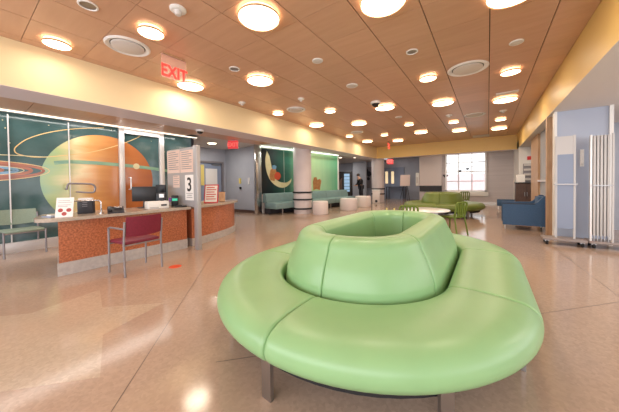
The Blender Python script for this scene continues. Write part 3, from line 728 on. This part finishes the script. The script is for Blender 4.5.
# things on the counter
def on(px, py): p = at_z(px, py, Z1); return (p.x, p.y, Z1)
t = thing('easel_sign', 'white leaning sign with three red face icons at the left counter end', 'sign', (-4.66, .86, Z1), math.radians(62))
tl = Matrix.Rotation(math.radians(-16), 4, 'X')
MB().box(-.09,.09,-.005,.005,0,.27,0,tl).build('board', 'paper', t)
for x, z in ((-.04,.095),(.045,.095),(0,.045)):
    MB().lathe([(0,0),(.026,0),(.026,.002),(0,.002)], 20, tl @ Matrix.Translation((x,-.005,z)) @ Matrix.Rotation(PI/2,4,'X')).build('red_icon', mat('icon', (170,70,64), .5) if 'icon' not in bpy.data.materials else bpy.data.materials['icon'], t)
MB().box(-.07,.07,-.007,-.005,.20,.205,0,tl).box(-.07,.05,-.007,-.005,.225,.23,0,tl).box(-.07,.06,-.007,-.005,.165,.17,0,tl).box(-.07,.03,-.007,-.005,.145,.15,0,tl).build('print','grey_metal',t)
MB().box(-.06,.06,.04,.10,0,.02).build('foot','white',t)
t = thing('paper_tray', 'blue grey folded leaflets lying on the left tip of the counter', 'papers', (-4.88, .78, Z1), .3)
MB().box(-.10,.10,-.06,.06,0,.012).build('tray','blue_grey',t); MB().box(-.05,.04,-.03,.04,.012,.03).build('leaflet','paper',t)
t = thing('card_holder', 'dark letter box holding white sheets behind the guard rail', 'box', (-4.98, 1.17, Z1), math.radians(60))
MB().box(-.09,.09,-.06,.06,0,.20,.006).build('body','dark',t); MB().box(-.08,.08,-.045,.03,.20,.235).build('sheets','paper',t)
for k in range(3): MB().box(-.03,.03,-.064,-.06,.11+k*.026,.118+k*.026).build('slot','grey_metal',t)
t = thing('guard_rail', 'bent chrome guard rail standing on the counter', 'rail', (0,0,0))
MB().tube([(-4.80,1.30,Z1),(-4.80,1.30,Z1+.17),(-4.81,1.28,Z1+.195),(-4.83,1.25,Z1+.20),(-4.90,1.00,Z1+.20)], .011).build('rail','chrome',t)
MB().lathe([(0,0),(.03,0),(.03,.01),(0,.01)],20,Matrix.Translation((-4.80,1.30,Z1))).build('flange','chrome',t)
t = thing('grab_handle', 'dark looped pull bar on the glazing behind the counter', 'handle', (0,0,0))
hp = [at_x(*p, -6.9) for p in ((67,189),(68,184.5),(72,183.6),(90,184),(94.5,186),(95,189.5),(92.5,192.5),(78,192))]
MB().tube([(-7.0, hp[0].y, hp[0].z)]+smooth_pts([tuple(p) for p in hp], 4)+[(-7.0, hp[-1].y, hp[-1].z)], .018).build('bar','grey_metal',t)
t = thing('desk_phone', 'black desk phone on the counter in front of the glazed door', 'telephone', on(121.5,216.5), math.radians(75)); t.location.x -= .62; t.location.y += .13
ph = MB(); ph.loft([[(-.1,-.09,0),(.1,-.09,0),(.1,.09,0),(-.1,.09,0)],[(-.1,-.09,.02),(.1,-.09,.02),(.1,.09,.09),(-.1,.09,.09)]]).build('base','dark',t)
MB().box(-.095,-.045,-.08,.08,.05,.085,.01,Matrix.Rotation(math.radians(18),4,'X')).build('handset','black',t)
MB().box(-.02,.08,.02,.07,.068,.075,.0,Matrix.Rotation(math.radians(18),4,'X')).build('display','steel',t)
def monitor(label, loc, rz, w=.5, h=.32, m='screen'):
    t = thing('computer_monitor', label, 'monitor', loc, rz)
    MB().box(-w/2,w/2,-.02,.02,.12,.12+h,.008).build('housing','black',t); MB().box(-w/2+.015,w/2-.015,.02,.023,.135,.105+h).build('screen',m,t)
    MB().tube([(0,0,.14),(0,-.03,.01)],.02).build('stand','black',t); MB().cyl((0,-.02),.11,0,.012).build('base','black',t); return t
monitor('black monitor on the counter just right of the glazed door post', (-5.22, 2.06, Z1), math.radians(60), .38, .27)
monitor('black monitor edge-on beside the white printer', (-5.32, 2.40, Z1), math.radians(30), .2, .30)
monitor('wide black monitor behind the divider screen, on the right section', (-5.35, 3.02, Z1), math.radians(150), .5, .34)
t = thing('coffee_maker', 'black machine with white button panel behind the white printer', 'machine', (-5.08, 2.30, Z1), math.radians(60))
MB().box(-.08,.08,-.08,.08,0,.27,.01).build('body','black',t); MB().box(-.03,.05,-.104,-.1,.18,.25).build('button_panel','alu',t)
t = thing('label_printer', 'white compact printer on the counter beside the divider screen', 'printer', (-4.82, 2.10, Z1), math.radians(84))
MB().box(-.17,.17,-.09,.09,0,.13,.015).build('body','white',t); MB().box(.04,.13,-.094,-.09,.045,.075).build('slot','dark',t)
MB().cyl((.09,-.0),.03,.13,.14,20).build('knob','dark',t); MB().box(-.14,-.0,-.094,-.09,.02,.03).build('seam','grey_metal',t)
t = thing('card_terminal', 'black terminal with teal lit screen at the divider screen', 'terminal', (-4.92, 2.47, Z1), math.radians(60))
MB().box(-.06,.06,-.04,.04,0,.21,.008).build('body','black',t); MB().box(-.045,.045,-.043,-.04,.11,.155).build('display','greenlit',t); MB().box(-.10,-.06,-.02,.02,.10,.17).build('purple_tab','purple',t)
t = thing('stapler_tray', 'low black accessory lying at the foot of the number sign', 'desk item', (-4.68, 2.45, Z1), math.radians(70))
MB().box(-.10,.10,-.05,.05,0,.025,.006).build('base','black',t); MB().box(-.06,.02,-.03,.03,.025,.04,.005).build('lid','dark',t)
t = thing('desk_sign', 'white sign with red border on the curved desk section', 'sign', (-4.98, 3.28, Z1+.003), math.radians(40))
tl = Matrix.Rotation(math.radians(-12), 4, 'X') @ Matrix.Scale(1.15,4)
MB().box(-.13,.13,-.006,.006,0,.36,0,tl).build('border','red',t); MB().box(-.112,.112,-.009,-.006,.02,.34,0,tl).build('sheet','paper',t)
mb = MB()
for k in range(6): mb.box(-.09,.09-.03*(k%2),-.011,-.009,.07+k*.045,.085+k*.045,0,tl)
mb.build('print','red',t)
t = thing('brochure_stand', 'small brown leaning board right of the red bordered sign', 'stand', (-5.12, 3.66, Z1+.006), math.radians(50))
MB().box(-.07,.07,-.01,.01,0,.24,0,Matrix.Rotation(math.radians(-22),4,'X')).build('board','wood',t); MB().box(-.06,.06,.02,.10,0,.012).build('foot','wood',t)
t = thing('desk_phone', 'dark desk phone on the curved section beside the metal post', 'telephone', (-4.92, 2.86, Z1), math.radians(60))
MB().loft([[(-.08,-.07,0),(.08,-.07,0),(.08,.07,0),(-.08,.07,0)],[(-.08,-.07,.02),(.08,-.07,.02),(.08,.07,.07),(-.08,.07,.07)]]).build('base','dark',t); MB().box(-.075,-.03,-.06,.06,.05,.08,.01).build('handset','black',t)
tag(MB().lathe([(0,0),(.085,0),(.085,.0015),(0,.0015)], 32).build('floor_sticker', 'sticker', loc=(-3.74, 1.86, .0)), 'round orange sticker on the floor beside the maroon chair', 'sticker')

# ------------------------------------------------------------------ armchairs
def arm_chair(label, loc, rz, m, fm='grey_metal', arms=True, w=.24):
    t = thing('guest_chair', label, 'chair', loc, rz)
    # local +y is the front
    MB().box(-w+.01, w-.01, -.18, .22, .41, .455, .02).build('seat', m, t)
    mb = MB(); rows = []
    for k in range(9):
        u = -1+2*k/8; bow = -.035*(1-u*u); x = u*(w-.015)
        rows.append([(x,-.215+bow,.53-.015*(1-u*u)),(x,-.195+bow,.53-.015*(1-u*u)),(x,-.225+bow,.785),(x,-.245+bow,.785)])
    mb.loft(rows).build('backrest', m, t)
    for sx in (-1, 1):
        MB().tube([(sx*w,-.21,0),(sx*w,-.19,.42),(sx*w,-.225,.72)], .014).build('leg', fm, t)
        MB().tube([(sx*w,.215,0),(sx*w,.205,.62 if arms else .43)], .014).build('leg', fm, t)
        if arms: MB().tube([(sx*w,.205,.60),(sx*w,.17,.625),(sx*w,-.20,.625)], .013).build('arm_rest', fm, t)
    for yy in (-.17,.2): MB().tube([(-w,yy,.40),(w,yy,.40)], .01).build('seat_rail', fm, t)
    return t
arm_chair('maroon guest chair with grey metal legs in front of the reception desk', (-4.08, 1.49, 0), math.radians(96), 'maroon')
arm_chair('sage green guest chair against the planet mural at the left edge', (-6.78, .70, 0), math.radians(-84), 'sage', arms=False, w=.25)

# ------------------------------------------------------------------ ceiling fixtures
def lamp(kind, px, py, label):
    r = .238 if kind == 'L' else .145; h = .055
    p = at_z(px, py, CZ-.05)
    t = thing('ceiling_lamp', label, 'ceiling light', (p.x, p.y, CZ), 0, 'large disc lamps on the wooden ceiling' if kind == 'L' else 'small disc lamps on the wooden ceiling')
    if kind in LP:
        for d, n in LP[kind]: link(bpy.data.objects.new(n, d), t)
    else:
        q = [MB().lathe([(0,-.052),(r*.93,-.052),(r*.955,-.045)], 40).build('diffuser','lamp',t),
             MB().lathe([(r*.955,-.045),(r*.985,-.056),(r,-.05),(r,-.034),(r*.97,-.03)], 40).build('rim','wood',t),
             MB().lathe([(r*.90,-.03),(r*.90,0)], 40).build('side_glow','lamp_side',t)]
        LP[kind] = [(x.data, x.name.split('.')[0]) for x in q]
LP = {}
LAMPS = [('S',57,45,'small disc lamp in the top left corner of the wooden ceiling'),
('S',151,33.5,'small disc lamp between the big round vent and the detector'),
('L',190.5,86.8,'large disc lamp under the near exit sign at the cream beam'),
('L',259,19,'large disc lamp near the top edge, left of centre, nearest the viewer in full'),
('L',260,81.5,'large disc lamp between the recessed spotlight and the white ceiling speaker'),
('L',383,3,'large disc lamp cut by the top edge of the picture at centre'),
('L',514,-7,'disc lamp cut by the top edge on the right'),
('S',428,79,'small disc lamp left of the biggest right hand vent'),
('L',442.7,103.6,'large disc lamp left below the right round vent'),
('S',510.5,72.8,'small disc lamp nearest the right beam'),
('L',505,100.5,'large disc lamp below the white ceiling plate near the right beam'),
('S',278,114,'small disc lamp left of the middle round vent by the cream beam'),
('L',316.5,125.7,'large disc lamp hugging the cream beam right of the middle vent'),
('S',330,111.7,'small disc lamp midway between middle vent and dome camera'),
('L',359,124,'large disc lamp below left of the dome camera'),
('S',349.5,136.6,'small disc lamp near the beam, second last on the left row'),
('L',367.4,141.8,'last large disc lamp on the left row by the cream beam'),
('L',384.8,108.2,'large disc lamp touching the dome camera'),
('S',409,125,'small disc lamp between the dome camera and far exit sign'),
('S',384.5,135.4,'small disc lamp just left above the far exit sign'),
('L',398,140.9,'large disc lamp right of the far exit sign'),
('L',421,132.7,'large disc lamp above the blank pale panel'),
('S',453.6,122.6,'small disc lamp above the far window'),
('L',459.2,130.8,'large disc lamp directly above the far window'),
('S',500.6,119.9,'small disc lamp second last along the right beam'),
('L',499,128.8,'last large disc lamp along the right beam')]
for a in LAMPS: lamp(*a)
def vent(px, py, r, label):
    p = at_z(px, py, CZ-.01); t = thing('round_vent', label, 'ceiling vent', (p.x, p.y, CZ), 0, 'round air vents in the wooden ceiling')
    MB().lathe([(r,0),(r,-.008),(r*.93,-.022),(r*.80,-.012),(r*.76,.0)], 48).build('rim','white',t)
    MB().lathe([(r*.72,0),(r*.72,-.02),(r*.66,-.026),(0,-.028)], 48).build('plate','plaster',t)
    MB().lathe([(r*.77,-.001),(r*.71,-.001)], 48).build('slot','dark',t)
vent(128,47,.27,'round white vent above the cream beam at upper left')
vent(296,109.8,.25,'round white vent at the middle of the cream beam row')
vent(467.5,69,.31,'round white vent on the right, left of the dark ceiling joint')
vent(474.5,115,.27,'round white vent above the far window')
vent(357,132.3,.24,'faint round vent among the farthest left lamps')
def small(name, px, py, r, label, style='speaker'):
    p = at_z(px, py, CZ); t = thing(name, label, {'speaker':'ceiling speaker','detector':'smoke detector','spot':'recessed light','dome':'camera'}[style], (p.x, p.y, CZ))
    if style == 'speaker':
        MB().lathe([(r,0),(r,-.01),(r*.92,-.016),(r*.85,-.014)], 32).build('ring','white',t); MB().lathe([(r*.86,-.012),(r*.6,-.018),(0,-.02)], 32).build('grille','plaster',t)
    elif style == 'spot':
        MB().lathe([(r,0),(r,-.01),(r*.85,-.014),(r*.78,-.006)], 32).build('ring','white',t); MB().lathe([(r*.8,-.005),(r*.5,-.004),(0,-.004)], 32).build('reflector','steel',t)
    elif style == 'detector':
        MB().lathe([(r,0),(r,-.015),(r*.8,-.028),(0,-.03)], 28).build('base','white',t); MB().lathe([(r*.5,-.028),(r*.42,-.06),(r*.3,-.07),(0,-.07)], 24).build('sensor','plaster',t)
    else:
        MB().lathe([(r,0),(r,-.04),(r*.9,-.05),(0,-.05)], 28).build('base','white',t); MB().lathe([(r*.75,-.05),(r*.6,-.09),(r*.3,-.12),(0,-.125)], 24).build('dome','black',t)
small('recessed_spotlight',88,5,.09,'recessed spotlight at the top left of the wooden ceiling','spot')
small('smoke_detector',178,9,.085,'white detector right of the small lamp at upper left','detector')
small('recessed_spotlight',234.5,68.7,.09,'recessed spotlight left of the two stacked large lamps','spot')
small('ceiling_speaker',317.5,60.5,.085,'round ceiling speaker at the centre of the picture','speaker')
small('ceiling_speaker',352,85.5,.115,'round ceiling speaker above left of the dome camera','speaker')
small('recessed_spotlight',412,51.5,.085,'recessed spotlight above the small lamp right of centre','spot')
small('ceiling_speaker',516.5,42,.085,'round ceiling speaker nearest the right beam','speaker')
small('smoke_detector',242,102.5,.085,'white detector close to the cream beam below the large lamp','detector')
small('smoke_detector',301,98.5,.075,'small detector above the middle round vent','detector')
small('dome_camera',375.5,102,.12,'white dome camera beside a large lamp at centre','dome')
small('ceiling_speaker',398.5,117,.10,'small ceiling speaker right of the dome camera','speaker')
small('smoke_detector',449,115,.09,'small detector below the large lamp above the window','detector')
small('smoke_detector',503,110.5,.09,'small detector between the last lamps along the right beam','detector')
p = at_z(507, 92.5, CZ)
tag(MB().box(-.2,.2,-.08,.08,-.02,0,.005).build('access_plate','white',loc=(p.x,p.y,CZ)), 'white rectangular plate on the ceiling near the right beam', 'ceiling plate')
p = at_z(481, 136, CZ)
tag(MB().box(-.3,.3,-.3,.3,-.012,0,.004).build('access_plate','plaster',loc=(p.x,min(p.y,13.5),CZ)), 'square pale grille in the ceiling at the far beam', 'ceiling plate')
p = at_z(212, 143.5, 2.7)
t = thing('corridor_light', 'round white light in the corridor ceiling behind the desk', 'ceiling light', (p.x,p.y,2.7)); MB().lathe([(0,-.01),(.13,-.01),(.15,0)],32).build('diffuser','lamp',t)
p = at_z(200, 130, BZ)
t = thing('dome_camera', 'white dome camera under the cream beam above the divider screen', 'camera', (p.x,p.y,BZ)); MB().lathe([(.09,0),(.09,-.04),(0,-.045)],28).build('base','white',t); MB().lathe([(.07,-.045),(.055,-.08),(0,-.10)],24).build('dome','black',t)
# lobby downlights
for px, py, lab in ((353,144.5,'tiny round downlight left in the far lobby ceiling'),(341,145.5,'tiny round downlight farthest left in the lobby ceiling'),(396,160,'tiny downlight in the lobby ceiling beside the far column')):
    p = at_z(px, py+ (0 if px > 390 else 18), 2.7); 
    if px > 390: p = Vector((-4.9, 15.6, 2.85))
    elif px == 353: p = Vector((-6.6, 14.2, 2.7))
    else: p = Vector((-7.3, 13.6, 2.7))
    t = thing('downlight', lab, 'ceiling light', p); MB().lathe([(0,-.008),(.08,-.008),(.095,0)],24).build('diffuser','lamp',t)

# exit signs
def exit_sign(label, p, rz, w=.36, h=.20, drop=.12, clear=True):
    t = thing('exit_sign', label, 'exit sign', p, rz)
    MB().box(-w*.42,w*.42,-.03,.03,-.02,0).build('housing','wood',t)
    MB().box(-w/2,w/2,-.007,.007,-drop,-.02).build('holder','exit_glass',t)
    MB().box(-w/2,w/2,-.006,.006,-drop-h,-drop).build('plate','exit_glass' if clear else 'exit_glow',t)
    text('lettering','EXIT',h*1.15,'exit_red',t,frame_mtx((0,-.008,-drop-h/2),(1,0,0),(0,0,1)) @ Matrix.Diagonal((.78,1,1,1)),.001,.004)
exit_sign('red EXIT sign on clear plate hanging from the ceiling at upper left', (-3.90,1.99,CZ), math.radians(90), .37, .215, .145)
def exit_box(label, p, rz, w=.3, h=.2):
    t = thing('exit_sign', label, 'exit sign', p, rz)
    MB().box(-w/2,w/2,-.03,.03,-.02-h,-.02).build('case',mat('exit_case',(196,40,46),.4,emit=(230,50,50),es=.5) if 'exit_case' not in bpy.data.materials else bpy.data.materials['exit_case'],t)
    MB().box(-.06,.06,-.03,.03,-.02,.0).build('mount','grey_metal',t)
    text('lettering','EXIT',h*.7,'exit_glow',t,frame_mtx((0,-.032,-.02-h/2),(1,0,0),(0,0,1)),.001,.003)
p = at_z(233,140,2.56); exit_box('boxy red EXIT sign hanging over the corridor behind the desk', (p.x,p.y,2.56), math.radians(35), .31, .25)
exit_sign('red EXIT sign seen edge-on hanging from the far ceiling', (at_z(388.7,141.5,CZ).x,at_z(388.7,141.5,CZ).y,CZ), math.radians(98), .30, .30, .08)
p = at_y(390.3,166,16.4); exit_box('small red EXIT sign in the lobby right of the far column', (p.x,16.4,2.70), math.radians(20), .36, .34)
trim(MB().box(p.x-.06,p.x+.06,16.35,16.45,2.69,2.86), 'grey_metal')

# ------------------------------------------------------------------ light
def area(name, loc, size, power, color, rot=(0,0,0), sy=None, shape='DISK'):
    d = bpy.data.lights.new(name, 'AREA'); d.shape = shape if sy is None else 'RECTANGLE'; d.size = size
    if sy: d.size_y = sy
    d.energy = power; d.color = color; o = bpy.data.objects.new(name, d); COL.objects.link(o); o.location = loc; o.rotation_euler = rot; return o
for k, px, py, _ in LAMPS:
    p = at_z(px, py, CZ-.05); r = .25 if k == 'L' else .16
    area('lamp_and_fill', (p.x, p.y, CZ-.06), r*1.8, 10.5 if k == 'L' else 4.5, (1,.87,.70))
for loc, e in (((-8.3,5.6,2.66),30),((-6.6,14.2,2.66),18),((-4.9,15.6,2.8),18),((-8.5,16,2.66),20),((-1,15.2,2.8),12)):  # last one is added fill to brighten the far wall, no fixture there
    area('lamp_and_fill', loc, .25, e, (1,.93,.85))
o = area('mural_wash', (A+wd*wl/2+wn*.30+Vector((0,0,2.60))), wl*.9, 38, (.92,1,.86), (0,0,rzm), .08); o.rotation_euler = (math.radians(-35),0,rzm)
area('planet_wash', (-6.7,1.5,2.52), 4.5, 25, (1,.97,.92), (0,0,PI/2), .08)
# added cool fill from behind the viewer and from the right, no visible source
area('fill_back', (-1,-3.15,1.65), 10.5, 260, (.93,.95,1), (math.radians(90),0,0), 1.9)
area('fill_right', (4.9,3.0,1.5), 8, 125, (.92,.95,1), (0,math.radians(90),0), 1.8).rotation_euler = (math.radians(90),0,math.radians(90))
area('side_lamp', (3.2,4.5,2.48), 1.2, 40, (1,.92,.82)); area('side_lamp', (3.4,7.9,2.48), .8, 12, (.95,.95,1)); area('nook_lamp', (2.0,11.8,2.48), .5, 12, (1,.93,.85))
W = bpy.data.worlds.new('world'); S.world = W; W.use_nodes = True
W.node_tree.nodes['Background'].inputs[0].default_value = (.95,.97,1,1); W.node_tree.nodes['Background'].inputs[1].default_value = 2.0
vs = S.view_settings; vs.view_transform = 'Standard'; vs.look = 'None'; vs.exposure = -.04; vs.gamma = 1; vs.use_curve_mapping = False
